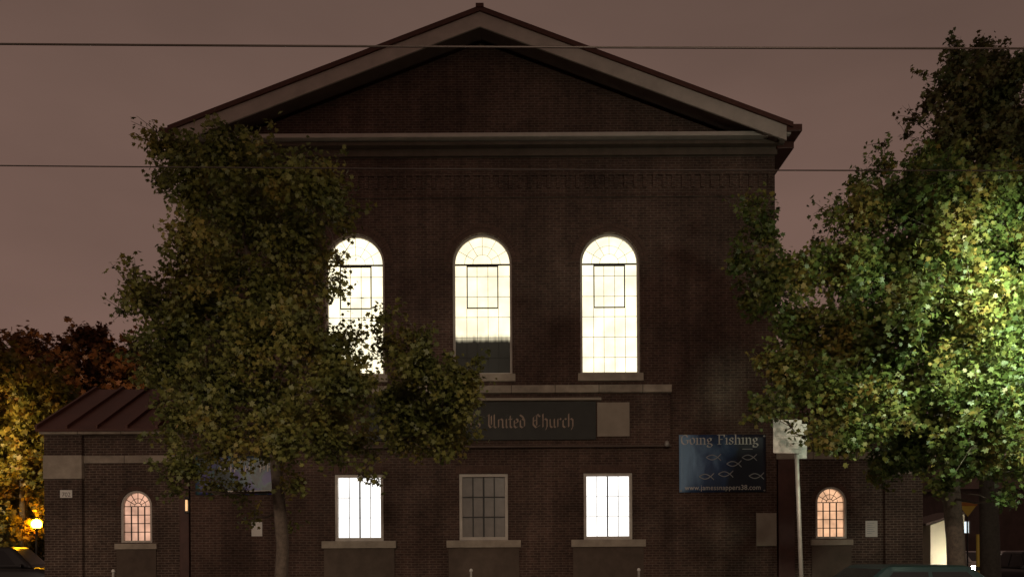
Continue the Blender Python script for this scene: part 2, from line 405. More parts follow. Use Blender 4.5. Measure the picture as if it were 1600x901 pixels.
# the two low wings, one each side, with end piers and standing seam roofs
WY = .15; WE = 13.72
def wing(s):
    x_in = X0+s*(HW+.003); x_out = X0+s*WE; a, b = min(x_in,x_out), max(x_in,x_out)
    c = X0+s*10.92
    w = MB().poly([rect(a, b, 0, 5.30), arch(c, W_H, W_B, W_S, 14)[::-1]], WY, WY+.35)
    ex0, ex1 = (x_out, x_out+.35) if s < 0 else (x_out-.35, x_out)
    w.add([], [])
    prof = [(WY+.352, 0), (6.75, 0), (6.75, 5.3), (3.45, 7.1), (WY+.352, 5.3)]
    w.hexa([(ex0,y,z) for y, z in prof], [(ex1,y,z) for y, z in prof])
    w.box(a, b, 6.752, 7.1, 0, 5.3)
    part(w, 'wing_wall', M['brick_low'], fix=True)
    po = sorted((x_out, x_out-s*1.17))
    part(MB().box(po[0]-.002, po[1], WY-.16, WY-.002, 0, 3.92).box(po[0]-.002, po[1], WY-.16, WY-.002, 4.662, 5.30), 'pier', M['brick_low'])
    part(MB().box(po[0]-.02, po[1]+.02, WY-.20, WY-.001, 3.925, 4.66), 'pier_capstone', M['stone'], bevel=.015)
    q = sorted((x_out-s*1.195, x_in)); part(MB().box(q[0], q[1], WY-.07, WY-.002, 4.42, 4.66), 'stone_band', M['ashlar'], bevel=.01)
    part(MB().box(a-.1 if s < 0 else a, b if s < 0 else b+.1, WY-.28, WY+.3, 5.305, 5.45), 'wing_cornice', M['ashlar'], bevel=.015)
    # gable roof along x, ridge set back; standing seams run up the slope
    ra, rb = (a-.18, b) if s < 0 else (a, b+.18)
    y0, z0, y1, z1, y2 = WY-.34, 5.46, 3.45, 7.42, 7.3
    rf = MB().hexa([(ra,y0,z0),(ra,y1,z1),(ra,y2,z0),(ra,y2,z0-.08),(ra,y1,z1-.1),(ra,y0,z0-.08)], [(rb,y0,z0),(rb,y1,z1),(rb,y2,z0),(rb,y2,z0-.08),(rb,y1,z1-.1),(rb,y0,z0-.08)])
    n = 5; 
    for i in range(n+1):
        x = ra+.03+(rb-ra-.06)*i/n
        for ya, yb in ((y0, y1), (y2, y1)):
            rf.hexa([(x-.04,ya,z0),(x+.04,ya,z0),(x+.04,ya,z0+.11),(x-.04,ya,z0+.11)], [(x-.04,yb,z1),(x+.04,yb,z1),(x+.04,yb,z1+.11),(x-.04,yb,z1+.11)])
    part(rf, 'wing_roof', M['roofred'], fix=True)
    pp = sorted((X0+s*9.22, X0+s*(9.74 if s > 0 else 9.52))); part(MB().box(pp[0], pp[1], WY-.13, WY-.002, 0, 4.415), 'rainwater_leader', M['red_pipe'], bevel=.02)
    # round headed window
    win = part(MB().poly([arch(c, W_H-.04, W_B+.04, W_S, 14)], WY+.14, WY+.155), 'window', M['glow_pink'] if s < 0 else M['glow_pink2'])
    win['label'] = 'small arched window glowing pink'
    part(MB().poly([arch(c, W_H-.002, W_B+.002, W_S, 14), arch(c, W_H-.07, W_B+.065, W_S, 14)[::-1]], WY+.02, WY+.17), 'frame', M['frame'], win)
    g = MB(); h = W_H-.07; t = .012
    for x in (-h/2, 0, h/2): g.box(c+x-t, c+x+t, WY+.09, WY+.138, W_B+.065, W_S-.005)
    for i in range(1, 5):
        z = W_B+.065+(W_S-W_B-.065)*i/4; g.box(c-h, c+h, WY+.0925, WY+.137, z-t, z+t)
    for a_ in (30, 60, 90, 120, 150):
        a_ = R(a_); g.tube([(c+.11*math.cos(a_), WY+.11, W_S+.11*math.sin(a_)), (c+h*math.cos(a_), WY+.11, W_S+h*math.sin(a_))], .011, 4)
    g.tube([(c+.11*math.cos(R(i*15)), WY+.115, W_S+.11*math.sin(R(i*15))) for i in range(13)], .012, 4)
    g.tube([(c+.25*math.cos(R(i*15)), WY+.118, W_S+.25*math.sin(R(i*15))) for i in range(13)], .009, 4)
    part(g, 'glazing_bar', M['sash'], win)
    part(MB().box(c-.66, c+.66, WY-.09, WY+.018, W_B-.21, W_B-.03), 'sill', M['stone'], win, bevel=.012)
    part(MB().box(c-.62, c+.62, WY-.03, WY-.002, .3, W_B-.212), 'apron', M['apron'])
    vb = MB()
    for i in range(22):
        t0 = math.pi*i/22+.012; t1 = math.pi*(i+1)/22-.012
        vb.poly([[(c+r*math.cos(t_), W_S+r*math.sin(t_)) for r, t_ in ((W_H+.012,t0),(W_H+.14,t0),(W_H+.14,t1),(W_H+.012,t1))]], WY-.018, WY-.001)
    part(vb, 'brick_arch', M['brick_arch'])
wing(-1); wing(1)

# ------------------------------------------------------------------ lettering: broad-nib strokes
BL = {  # blackletter, x-height 1
 'n': (.85, [[(.15,.92),(.15,.06)],[(.15,.8),(.42,.98),(.62,.84),(.62,.08),(.74,.0)]]),
 'i': (.42, [[(.1,.88),(.2,.95),(.2,.12),(.32,.0)],[(.2,1.3),(.24,1.34)]]),
 't': (.55, [[(.24,1.3),(.24,.14),(.42,.0)],[(.02,.94),(.46,.94)]]),
 'e': (.70, [[(.58,.62),(.2,.5)],[(.58,.62),(.56,.86),(.38,.98),(.16,.8),(.16,.16),(.36,.0),(.58,.12)]]),
 'd': (.82, [[(.16,.8),(.16,.16),(.4,.0),(.64,.16),(.64,.8),(.42,1.2),(.12,1.4)],[(.16,.8),(.4,.98),(.64,.8)]]),
 'h': (.85, [[(.15,1.5),(.15,.06)],[(.15,.8),(.42,.98),(.63,.82),(.63,.1),(.46,-.25)]]),
 'u': (.88, [[(.12,.92),(.16,.14),(.36,.0),(.62,.2)],[(.62,.95),(.62,.1),(.76,.0)]]),
 'r': (.60, [[(.15,.94),(.15,.06)],[(.15,.78),(.4,.98),(.52,.86)]]),
 'c': (.66, [[(.54,.88),(.38,.98),(.16,.8),(.16,.16),(.36,.0),(.56,.12)]]),
 's': (.68, [[(.56,.88),(.36,.98),(.16,.76),(.54,.34),(.5,.12),(.32,.0),(.08,.14)]]),
 'o': (.76, [[(.38,.98),(.15,.8),(.15,.16),(.38,.0),(.6,.16),(.6,.82),(.38,.98)]]),
 "'": (.30, [[(.16,1.5),(.12,1.2)]]), '.': (.36, [[(.14,.06),(.19,.1)]]), ' ': (.62, []),
 'U': (1.25, [[(.04,1.3),(.28,1.46),(.26,.3),(.46,.02),(.9,.3)],[(.9,1.46),(.9,.12),(1.1,.0)],[(.56,1.32),(.56,.34)]]),
 'C': (1.20, [[(1.0,1.2),(.72,1.46),(.24,1.14),(.22,.34),(.56,.0),(1.02,.26)],[(.62,1.34),(.62,.26)],[(.22,.72),(.62,.84)]]),
 'S': (1.10, [[(.92,1.2),(.6,1.46),(.22,1.14),(.84,.56),(.8,.2),(.5,.0),(.1,.26)],[(.54,1.24),(.54,.2)]]),
 'J': (1.00, [[(.1,1.3),(.4,1.44),(.82,1.4)],[(.62,1.4),(.6,.2),(.34,-.08),(.06,.14)],[(.34,1.2),(.34,.3)]]),
}
RO = {  # upright roman with slab feet
 'G': (1.2, [[(1.0,1.08),(.8,1.38),(.5,1.42),(.2,1.1),(.14,.7),(.22,.28),(.52,.0),(.84,.04),(1.0,.2),(1.0,.6)],[(.74,.62),(1.16,.62)]]),
 'o': (.9, [[(.44,.98),(.17,.78),(.13,.5),(.2,.16),(.44,.0),(.68,.18),(.74,.5),(.68,.82),(.44,.98)]]),
 'i': (.48, [[(.22,.95),(.22,.03)],[(.02,.94),(.22,.94)],[(.02,.02),(.42,.02)],[(.2,1.32),(.25,1.32)]]),
 'n': (1.02, [[(.22,.95),(.22,.03)],[(.02,.94),(.22,.94)],[(.02,.02),(.42,.02)],[(.22,.78),(.5,.97),(.74,.84),(.76,.03)],[(.58,.02),(.96,.02)]]),
 'g': (.92, [[(.4,.98),(.16,.82),(.14,.56),(.36,.36),(.6,.54),(.62,.8),(.4,.98)],[(.6,.88),(.86,.98)],[(.3,.38),(.18,.16),(.6,.08),(.78,-.14),(.6,-.38),(.22,-.38),(.08,-.2),(.24,.0)]]),
 'F': (1.08, [[(.28,1.4),(.28,.03)],[(.04,1.39),(.98,1.39),(.98,1.08)],[(.28,.74),(.72,.74)],[(.04,.02),(.54,.02)]]),
 's': (.76, [[(.6,.72),(.58,.92),(.36,.98),(.16,.78),(.24,.58),(.56,.42),(.6,.2),(.4,.0),(.16,.04),(.1,.28)]]),
 'h': (1.02, [[(.22,1.44),(.22,.03)],[(.02,1.42),(.22,1.42)],[(.02,.02),(.42,.02)],[(.22,.78),(.5,.97),(.74,.84),(.76,.03)],[(.58,.02),(.96,.02)]]),
 ' ': (.55, []),
}
def letters(text, font, x, z, xh, y, nib, mat, parent, width=None):
    """strokes of a broad nib pen, cut as thin raised shapes on the plane y"""
    adv = sum(font[c][0] for c in text); k = (width/(adv*xh)) if width else 1
    d = 0
    for c in text:
        a, strokes = font[c]; mb = MB()
        for st in strokes:
            pts = [(x+p[0]*xh*k, z+p[1]*xh) for p in st]
            for p, q in zip(pts, pts[1:]):
                n = (nib[0]*xh*k, nib[1]*xh); e = .02*xh
                loop = [(p[0]-n[0],p[1]-n[1]),(p[0]+n[0],p[1]+n[1]),(q[0]+n[0],q[1]+n[1]),(q[0]-n[0],q[1]-n[1])]
                ar = sum(loop[i][0]*loop[(i+1)%4][1]-loop[(i+1)%4][0]*loop[i][1] for i in range(4))
                if ar < 0: loop = loop[::-1]
                if abs(ar) < 1e-6: continue
                yy = y-.006-.00025*(d%9); d += 1
                mb.hexa([(u, yy, v) for u, v in loop], [(u, y-.0005, v) for u, v in loop])
        x += a*xh*k
        if strokes: mb.build('letter', mat, parent)

# church name board
sx0, sx1, sz0, sz1 = -4.40, 2.62, 5.02, 6.20
sb = thing('church_sign', ((sx0+sx1)/2, -.3, sz0), 'long black name board with gothic lettering reading United Church, beneath the stone ledge', 'sign')
MB().box(sx0, sx1, -.30, -.223, sz0, sz1).build('board', M['signgreen'], sb, bevel=.01)
MB().box(sx0-.05, sx1+.16, -.37, -.223, 6.23, 6.31).build('canopy_strip', M['pale'], sb, bevel=.01)
letters("St. John's United Church", BL, P(657,668,-.3)[0], P(760,668,-.3)[2], .28, -.301, (.075,.065), M['gold'], sb, width=P(898,0,-.3)[0]-P(657,0,-.3)[0])
x0, _, z1 = P(933,628,-.3); x1, _, z0 = P(984,681,-.3)
t = MB().box(x0, x1, -.285, -.223, z0, z1); o = t.build('notice_board', M['pale'], None, bevel=.008)
tag(o, 'blank square beige board at the end of the gothic name board', 'board')
o = MB().lathe([(0,-.1),(.05,-.1),(.075,-.03),(.06,.05),(.02,.08),(0,.08)], 12, P(1042,692,-.3)).build('spotlight', M['galv'], None, smooth=True)
tag(o, 'small unlit grey floodlight at the corner of the brick bay', 'floodlight')

# fishing banner on the right of the front
bx0, _, bz1 = P(1061,679,-.05); bx1, _, bz0 = P(1197,768,-.05)
def sea(name, deep, mid, pale):
    k = NT(name); g = k.n('ShaderNodeNewGeometry')
    mpn = k.n('ShaderNodeMapping', {'Vector': g.outputs['Position'], 'Rotation': (0, R(35), 0), 'Scale': (.9, 1, .35)})
    n = k.n('ShaderNodeTexNoise', {'Vector': mpn.outputs[0], 'Scale': 1.7, 'Detail': 5.0, 'Distortion': .6})
    sp = k.n('ShaderNodeSeparateXYZ', {0: g.outputs['Position']})
    gx = k.n('ShaderNodeMapRange', {0: sp.outputs[0], 1: bx0, 2: bx1, 3: .34, 4: -.26})
    s = k.n('ShaderNodeMath', {0: n.outputs[0], 1: gx.outputs[0]}, operation='ADD')
    r = k.n('ShaderNodeValToRGB', {0: s.outputs[0]}); e = r.color_ramp.elements
    e[0].position = .42; e[0].color = c4(deep); e[1].position = .84; e[1].color = c4(pale); x = e.new(.60); x.color = c4(mid)
    k.l(r.outputs[0], k.b.inputs['Base Color']); k.b.inputs['Roughness'].default_value = .5
    return k.m
ban = thing('banner', ((bx0+bx1)/2, -.05, bz0), 'dark blue vinyl banner with fish outlines reading Going Fishing', 'banner')
def cloth(x0, x1, z0, z1, y, nx=24, nz=14, amp=.012):
    mb = MB(); vs = []
    for j in range(nz+1):
        for i in range(nx+1):
            u, v = i/nx, j/nz; sag = .05*math.sin(math.pi*u)*(1-v)**2*0
            vs.append((x0+(x1-x0)*u, y+amp*math.sin(7*u+3*v)*math.sin(math.pi*u)*math.sin(math.pi*v), z0+(z1-z0)*v-sag))
    fs = [(j*(nx+1)+i, j*(nx+1)+i+1, (j+1)*(nx+1)+i+1, (j+1)*(nx+1)+i) for j in range(nz) for i in range(nx)]
    n = len(vs); vs += [(a, b+.004, c) for a, b, c in vs]
    bd = [i for i in range(nx+1)]+[j*(nx+1)+nx for j in range(1,nz+1)]+[nz*(nx+1)+i for i in range(nx-1,-1,-1)]+[j*(nx+1) for j in range(nz-1,0,-1)]
    fs += [tuple(i+n for i in f[::-1]) for f in fs]+[(bd[(i+1)%len(bd)], bd[i], bd[i]+n, bd[(i+1)%len(bd)]+n) for i in range(len(bd))]
    return mb.add(vs, fs)
cloth(bx0, bx1, bz0, bz1, -.04).build('vinyl_sheet', sea('sea_print', (.010,.015,.030), (.02,.055,.15), (.20,.35,.55)), ban, smooth=True)
ink = paint('banner_ink', (.62,.61,.57), .5, .1, 5); ink2 = paint('fish_ink', (.42,.44,.45), .5, .2, 5)
letters('Going Fishing', RO, bx0+.04, P(1061,694,-.06)[2], .21, -.056, (.085,.045), ink, ban, width=2.45)
for px, py in ((1115,714),(1171,714),(1147,724),(1134,740),(1104,744),(1182,743)):
    cx, _, cz = P(px, py, -.06); L = .23; up = []; dn = []
    for i in range(15):
        t = i/14; x = cx-L+2*L*t; h = .075*math.sin(math.pi*min(1, t*1.28)); 
        if t*1.28 > 1: h = -.1*(t*1.28-1)/.28
        up.append((x, -.0585, cz+h)); dn.append((x, -.0605, cz-h))
    MB().tube(up, .014, 4).tube(dn, .014, 4).build('fish', ink2, ban)
for px, py, L in ((1160,701,.32),(1176,698,.14)):
    cx, _, cz = P(px, py, -.06); MB().box(cx, cx+L, -.060, -.0575, cz-.010, cz+.010).build('printed_line', ink2, ban)
cu = bpy.data.curves.new('address', 'FONT'); cu.body = 'www.jamessnappers38.com'; cu.size = .2; cu.extrude = .002; cu.space_character = 1.06
tmp = bpy.data.objects.new('address', cu); C.objects.link(tmp); bpy.context.view_layer.update()
me = bpy.data.meshes.new_from_object(tmp.evaluated_get(bpy.context.evaluated_depsgraph_get())); bpy.data.objects.remove(tmp)
xs = [v.co.x for v in me.vertices]; k = (2.36)/(max(xs)-min(xs)); ux, _, uz = P(1070,765,-.06)
for v in me.vertices: v.co = Vector((ux+v.co.x*k, -.058-v.co.z, uz+v.co.y*k*1.1))
link('web_address', me, ink, ban)
for a, b in ((bx0+.05,bz0+.05),(bx1-.05,bz0+.05),(bx0+.05,bz1-.05),(bx1-.05,bz1-.05)): MB().lathe([(.012,-.006),(.028,-.006),(.03,.001)], 10, (a,-.047,b), 'y').build('eyelet', M['galv'], ban)

# second banner, mostly behind the leaves of the street tree
cx0, _, cz1 = P(305,712,-.05); cx1, _, cz0 = P(440,772,-.05)
b2 = thing('banner', ((cx0+cx1)/2, -.05, cz0), 'teal and purple vinyl banner half hidden behind the street tree leaves', 'banner')
k = NT('teal_print'); g = k.n('ShaderNodeNewGeometry')
vv = k.n('ShaderNodeTexNoise', {'Vector': g.outputs['Position'], 'Scale': 1.5, 'Detail': 2.0, 'Distortion': .8})
r = k.n('ShaderNodeValToRGB', {0: vv.outputs[0]}); e = r.color_ramp.elements
e[0].position = .36; e[0].color = (.012,.035,.04,1); e[1].position = .62; e[1].color = (.05,.03,.25,1); x = e.new(.46); x.color = (.02,.04,.07,1); x = e.new(.52); x.color = (.03,.12,.13,1)
k.l(r.outputs[0], k.b.inputs['Base Color']); k.b.inputs['Roughness'].default_value = .35
cloth(max(cx0, X0-HW+.1), cx1, cz0, cz1, -.04).build('vinyl_sheet', k.m, b2, smooth=True)
MB().box(cx0+1.0, cx1-.1, -.059, -.055, cz0+.06, cz0+.13).build('white_stripe', ink, b2)
rr = random.Random(4)
for i in range(16):
    x = cx0+.75+i*.115; z = cz1-.52+.08*rr.random()
    if i in (5, 10): continue
    h = rr.uniform(.16,.30); bl2 = MB().box(x, x+.035, -.0585, -.0552, z, z+h)
    if rr.random() < .7: bl2.box(x+.037, x+.09, -.0588, -.0553, z+h*.45, z+h*.45+.035)
    bl2.build('white_mark', ink, b2)

# small things fixed to the brick
def plate(name, px0, py0, px1, py1, Y, mat, label, cat, thick=.03):
    x0, _, z1 = P(px0,py0,Y); x1, _, z0 = P(px1,py1,Y)
    o = thing(name, ((x0+x1)/2, Y, z0), label, cat); MB().box(x0, x1, Y-thick, Y-.003, z0, z1).build('panel', mat, o, bevel=.006)
    return o, x0, x1, z0, z1
x0, _, z1 = P(1181,801,0); x1, _, z0 = P(1213,852,0)
tag(MB().box(x0, x1, -.045, -.003, z0, z1).build('stone_tablet', M['pale'], None, bevel=.012), 'plain beige stone tablet beside the red leader on the right', 'tablet')
o, x0, x1, z0, z1 = plate('notice', 1352, 813, 1371, 838, WY, M['whitep'], 'small white paper notice to the right of the right arched window', 'notice', .012)
for i, f in enumerate((.8,.62,.9,.7,.85,.5)): MB().box(x0+.05, x0+.05+(x1-x0-.1)*f, WY-.015, WY-.0125, z1-.08-i*.065, z1-.062-i*.065).build('print_line', ink2, o)
o, x0, x1, z0, z1 = plate('house_number', 94, 765, 113, 777, WY-.16, M['whitep'], 'small white number plate on the left end pier', 'number plate', .015)
cu = bpy.data.curves.new('n', 'FONT'); cu.body = '702'; cu.size = .2; cu.extrude = .001
tmp = bpy.data.objects.new('n', cu); C.objects.link(tmp); bpy.context.view_layer.update()
me = bpy.data.meshes.new_from_object(tmp.evaluated_get(bpy.context.evaluated_depsgraph_get())); bpy.data.objects.remove(tmp)
xs = [v.co.x for v in me.vertices]; kk = .26/(max(xs)-min(xs))
for v in me.vertices: v.co = Vector(((x0+x1)/2-.13+v.co.x*kk, WY-.1765-v.co.z, z0+.04+v.co.y*kk))
link('numeral', me, paint('numeral_ink', (.12,.11,.10), .6, .1, 5), o)
x0, _, z1 = P(388,814,0); x1, _, z0 = P(412,838,0)
o, x0, x1, z0, z1 = plate('poster', 393, 815, 410, 837, 0, M['whitep'], 'white poster on the brick partly behind hanging leaves', 'poster', .012)

# lit lamp on the left leader
wl = thing('wall_lamp', P(292,800,WY-.13), 'narrow lit wall lamp on the red leader left of the tree', 'wall lamp')
x, _, z = P(292,789,WY-.2)
MB().box(x-.07, x+.07, WY-.19, WY-.132, z-.24, z+.26).build('bracket', M['blackp'], wl, bevel=.01)
MB().lathe([(0,-.17),(.032,-.17),(.036,0),(.032,.17),(0,.17)], 12, (x, WY-.235, z)).build('lamp_tube', emit('tube_glow', (1,.55,.25), 1.2), wl, smooth=True)
MB().lathe([(0,.172),(.06,.172),(.05,.22),(0,.23)], 12, (x, WY-.235, z)).build('cap', M['blackp'], wl, smooth=True)

# short white topped stakes along the front bed
for px, py, lab in ((177,889,'short white stake below the left arched window'), (736,888,'short white stake below the dark twelve pane window'), (998,887,'short white stake below the lit window that is clear of leaves')):
    x, y, z = P(px, py, -2.2)
    st = thing('stake', (x, y, .004), lab, 'stake', 'white stakes in front of the church')
    MB().tube([(x,y,.0),(x,y,z-.06)], .035, 8).build('post', M['galv'], st)
    MB().lathe([(0,z+.01),(.03,z),(.05,z-.04),(.05,z-.075),(0,z-.075)], 12, (x,y,0)).build('cap', M['whitep'], st, smooth=True)

# ------------------------------------------------------------------ trees
LEAF = np.array([(0,-.5),(.16,-.30),(.50,-.22),(.34,.02),(.46,.26),(.16,.2),(0,.62),(-.16,.2),(-.46,.26),(-.34,.02),(-.50,-.22),(-.16,-.30)])
OVAL = np.array([(0,-.5),(.2,-.25),(.27,.05),(.16,.38),(0,.6),(-.16,.38),(-.27,.05),(-.2,-.25)])
def leaves(name, pts, out, size, mat, parent, rng, shape=LEAF, tint=None):
    n = len(pts); k = len(shape)
    nrm = out*.55+rng.normal(size=(n,3))*.75+np.array((0,-.15,.45)); nrm /= np.linalg.norm(nrm,axis=1)[:,None]
    t = rng.normal(size=(n,3))+np.array((0,0,-.7)); t -= nrm*(t*nrm).sum(1)[:,None]; t /= np.linalg.norm(t,axis=1)[:,None]
    b = np.cross(nrm, t); sz = size*rng.uniform(.6,1.3,(n,1,1))
    fold = -.28*np.abs(shape[:,0])-.12*shape[:,1]**2
    v = pts[:,None,:]+sz*(shape[None,:,0,None]*b[:,None,:]+shape[None,:,1,None]*t[:,None,:]+fold[None,:,None]*nrm[:,None,:])
    me = bpy.data.meshes.new(name); me.vertices.add(n*k); me.vertices.foreach_set('co', v.reshape(-1))
    me.loops.add(n*k); me.loops.foreach_set('vertex_index', np.arange(n*k, dtype=np.int32))
    me.polygons.add(n); me.polygons.foreach_set('loop_start', np.arange(0, n*k, k, dtype=np.int32)); me.polygons.foreach_set('loop_total', np.full(n, k, dtype=np.int32))
    me.update(calc_edges=True)
    a = me.attributes.new('tint', 'FLOAT', 'FACE'); a.data.foreach_set('value', (rng.uniform(0,1,n) if tint is None else tint).astype(np.float32))
    return link(name, me, mat, parent)

def tree(name, label, base, trunk_pts, trunk_r, clumps, leaf, mat, bark, seed, per=260, group=None, shape=LEAF, dens=1.0, depth=2.0, ctr=None, twig=.006, cat='tree'):
    """clumps: (centre, radius, density). Limbs grow from the trunk to each clump, twigs from each clump carry the leaves."""
    rng = np.random.default_rng(seed)
    root = thing(name, base, label, cat, group)
    wood = MB(); wood.tube(trunk_pts, trunk_r, 10)
    nodes = [(Vector(p), r) for p, r in zip(trunk_pts[1:], trunk_r[1:])]
    # finer nodes on the trunk so limbs leave it at many heights
    for (p, q, ra, rb) in zip(trunk_pts[1:], trunk_pts[2:], trunk_r[1:], trunk_r[2:]):
        for f in (.33, .66): nodes.append((Vector(p).lerp(Vector(q), f), ra+(rb-ra)*f))
    P_, O_ = [], []
    top = Vector(trunk_pts[-1]); order = sorted(clumps, key=lambda c: (Vector(c[0])-Vector(trunk_pts[len(trunk_pts)//2])).length)
    for c, r, d in order:
        c = Vector(c)
        low = c.z < trunk_pts[0][2]+4.0
        best = min(nodes, key=lambda n: (n[0]-c).length+max(0, n[0].z-c.z+.1)*(.1 if low else 1.6)+(3 if low and n[0].z < trunk_pts[0][2]+2.3 else 0)+(.3 if n[1] < .02 else 0))
        a, ra = best; r0 = max(.010, min(ra*.7, (.008+.012*(c-a).length) if low else (.015+.026*(c-a).length))); mid = a.lerp(c, .5)+Vector((rng.normal()*.12, rng.normal()*.12, -.06*(c-a).length+.05))
        m2 = a.lerp(c, .8)+Vector((rng.normal()*.08, rng.normal()*.08, 0))
        wood.tube([a, mid, m2, c], [r0, r0*.75, r0*.55, max(.006, r0*.4)], 6)
        nodes += [(mid, r0*.75), (m2, r0*.55), (c, max(.01, r0*.4))]
        nt_ = max(7, int(15*(r/.6)**1.2))
        outd = (c-Vector(ctr if ctr is not None else (trunk_pts[-1][0], trunk_pts[-1][1], c.z-.5))); outd = outd.normalized() if outd.length > .01 else Vector((0,0,1))
        shoots = 3 if d > .45 else 1
        d = d*rng.uniform(.6, 1.3)
        for i in range(nt_+shoots):
            dr = Vector(rng.normal(size=3)).normalized()+outd*.45+Vector((0,0,.3)); dr.normalize()
            L = r*rng.uniform(.6, 1.2); sh_ = i >= nt_
            if sh_: L = r*.6+rng.uniform(.35, .75)*max(r, .45)*1.5; dr = (dr+outd*.7+Vector((0,0,.25))).normalized()
            bend = Vector((rng.normal()*.12, rng.normal()*.12, rng.normal()*.12-.08))*r
            tip = c+dr*L+bend; md = c+dr*L*.5
            wood.tube([c, md, tip], [twig*1.5, twig, twig*.5], 3, cap=False)
            m = max(2, int(per*d*dens*(r/.6)**2/nt_))
            if sh_: m = int(m*.8)+2
            f = rng.beta(2.0, 1.15, m)[:,None]
            q = np.array(c)[None]*(1-f)**2+2*f*(1-f)*np.array(md)[None]+np.array(tip)[None]*f**2
            q = q+rng.normal(size=(m,3))*((.055+.13*r*(1-.6*f)) if not sh_ else .05+.06*(1-f)); P_.append(q); O_.append(np.repeat(np.array(dr)[None], m, 0))
    wood.build('trunk', bark, root, smooth=True)
    pts = np.concatenate(P_); out = np.concatenate(O_)
    leaves('crown', pts, out, leaf, mat, root, rng, shape)
    return root

def clumps_px(lst, Y, depth, seed, cx, half):
    rng = random.Random(seed); out = []
    s = FPX/(Y-CAMY)
    for c in lst:
        px, py, r = c[:3]; d = c[3] if len(c) > 3 else 1.0
        lim = depth*math.sqrt(max(.12, 1-((px-cx)/half)**2))
        for k in ((-1, 1) if r > 42 and d > .7 else (rng.choice((-1, 1)),)):
            dy = k*rng.uniform(.15, .95)*lim
            p = P(px+rng.uniform(-.2,.2)*r, py+rng.uniform(-.2,.2)*r, Y)
            out.append(((p[0]*(Y+dy-CAMY)/(Y-CAMY), Y+dy, CAMZ+(p[2]-CAMZ)*(Y+dy-CAMY)/(Y-CAMY)), r/s*rng.uniform(.9,1.08), d))
    return out

green = leafmat('maple_leaf', [(.058,.068,.018),(.090,.098,.024),(.118,.118,.029),(.150,.138,.032),(.185,.135,.030)])
green2 = leafmat('linden_leaf', [(.035,.060,.014),(.060,.085,.018),(.085,.105,.024),(.135,.125,.028),(.17,.115,.025)])
darkleaf = leafmat('dark_leaf', [(.07,.078,.03),(.10,.10,.036),(.125,.11,.038),(.14,.105,.036)])
autumn = leafmat('autumn_leaf', [(.09,.085,.015),(.16,.125,.02),(.22,.15,.02),(.24,.11,.015)])
rusty = leafmat('rust_leaf', [(.07,.034,.014),(.12,.05,.018),(.17,.065,.02),(.09,.06,.018)])

YL = -10.4
A = [(274,234,30),(244,208,10,.5),(308,372,40),(300,412,34),(322,470,45),(286,446,26),(300,262,48),(360,262,50),(425,290,60),(490,305,48),(520,340,34),(262,292,22,.7),(305,320,42),(380,350,70),(455,380,68),(490,430,42),
     (525,410,20,.3),(528,460,22,.3),(345,430,55),(425,465,70),(285,400,20,.6),(248,480,48),(208,462,24,.7),(198,488,18,.6),(300,525,60),(385,545,75),(470,540,58),(530,530,36,.5),(560,560,32,.4),
     (252,578,46),(330,615,68),(430,635,75),(520,615,62),(595,555,42),(650,575,50),(700,600,40),(730,612,16,.5),(620,640,56),(690,650,42),(725,640,16,.5),(285,670,44),(350,690,48),(300,735,34,.8),
     (330,765,30,.6),(385,775,30,.6),(440,700,48),(555,700,38),(570,745,18,.5),(588,752,12,.4),(640,690,36),(395,812,16,.6),(455,760,30,.7),(445,830,16,.5),(500,685,46),(280,760,24,.6),(590,500,22,.5),(712,668,28,.8),(700,690,30),(672,705,28),(690,630,40),(650,670,40),(640,530,30,.8)]
b = P(433,0,YL)[0]
tree('street_tree', 'broad dark green tree with turning leaves in front of the left of the church', (b, YL, .12),
     [(b,YL,.0),(b-.02,YL,.5),(b+.03,YL+.05,1.7),(b-.03,YL,2.7),(b-.15,YL+.1,4.0),(b-.35,YL,5.6),(b-.6,YL,7.2)], [.17,.125,.115,.11,.10,.075,.03],
     clumps_px(A, YL, 2.4, 3, 440, 300), .088, green, M['bark'], 11, per=900)

B = [(1182,318,22,.7),(1170,340,18,.6),(1198,370,34),(1176,415,34),(1226,445,50),(1284,425,44),(1296,345,26,.25),(1310,320,20,.18),(1358,330,50),(1388,262,30,.4),(1384,222,16,.4),(1425,330,55),(1350,420,66),(1430,425,70),
     (1188,470,30),(1256,520,56),(1338,515,72),(1430,535,78),(1510,470,78),(1580,400,76),(1560,550,78),(1246,600,48),(1212,640,32),(1308,625,62),(1400,645,72),(1500,645,78),(1590,655,70),
     (1655,500,85),(1680,610,80),(1338,695,40),(1425,720,46),(1515,730,46),(1595,735,46),(1650,390,76),(1490,370,60),(1560,310,56),(1470,760,24,.7),(1570,780,24,.7),(1380,735,26,.8),(1720,540,70),(1640,300,60),(1440,270,46,.7),(1480,300,50),(1530,330,54),(1420,480,70),(1480,590,76),(1560,620,70),(1380,590,70),(1450,690,60),(1530,690,60),(1300,570,60),(1600,600,70),(1600,480,70)]
YR = -10.2; b = P(1490,0,YR)[0]
tree('street_tree', 'broad leafy tree beside the transit stop, its right side bright under a street lamp', (b, YR, .12),
     [(b+.05,YR,.0),(b+.03,YR,.5),(b,YR+.05,1.8),(b-.12,YR,2.9),(b-.2,YR+.1,4.2),(b-.25,YR,5.8),(b-.3,YR,7.2)], [.21,.165,.155,.15,.13,.1,.04],
     clumps_px(B, YR, 2.5, 5, 1460, 330)+[((lambda p: (p[0],-12.35,p[2]))(P(px,py,-12.35)), r/99, d) for px,py,r,d in ((1238,668,17,.3),(1260,682,16,.4),(1215,640,20,.5),(1290,690,24,.8))], .092, green2, M['bark'], 12, per=940)

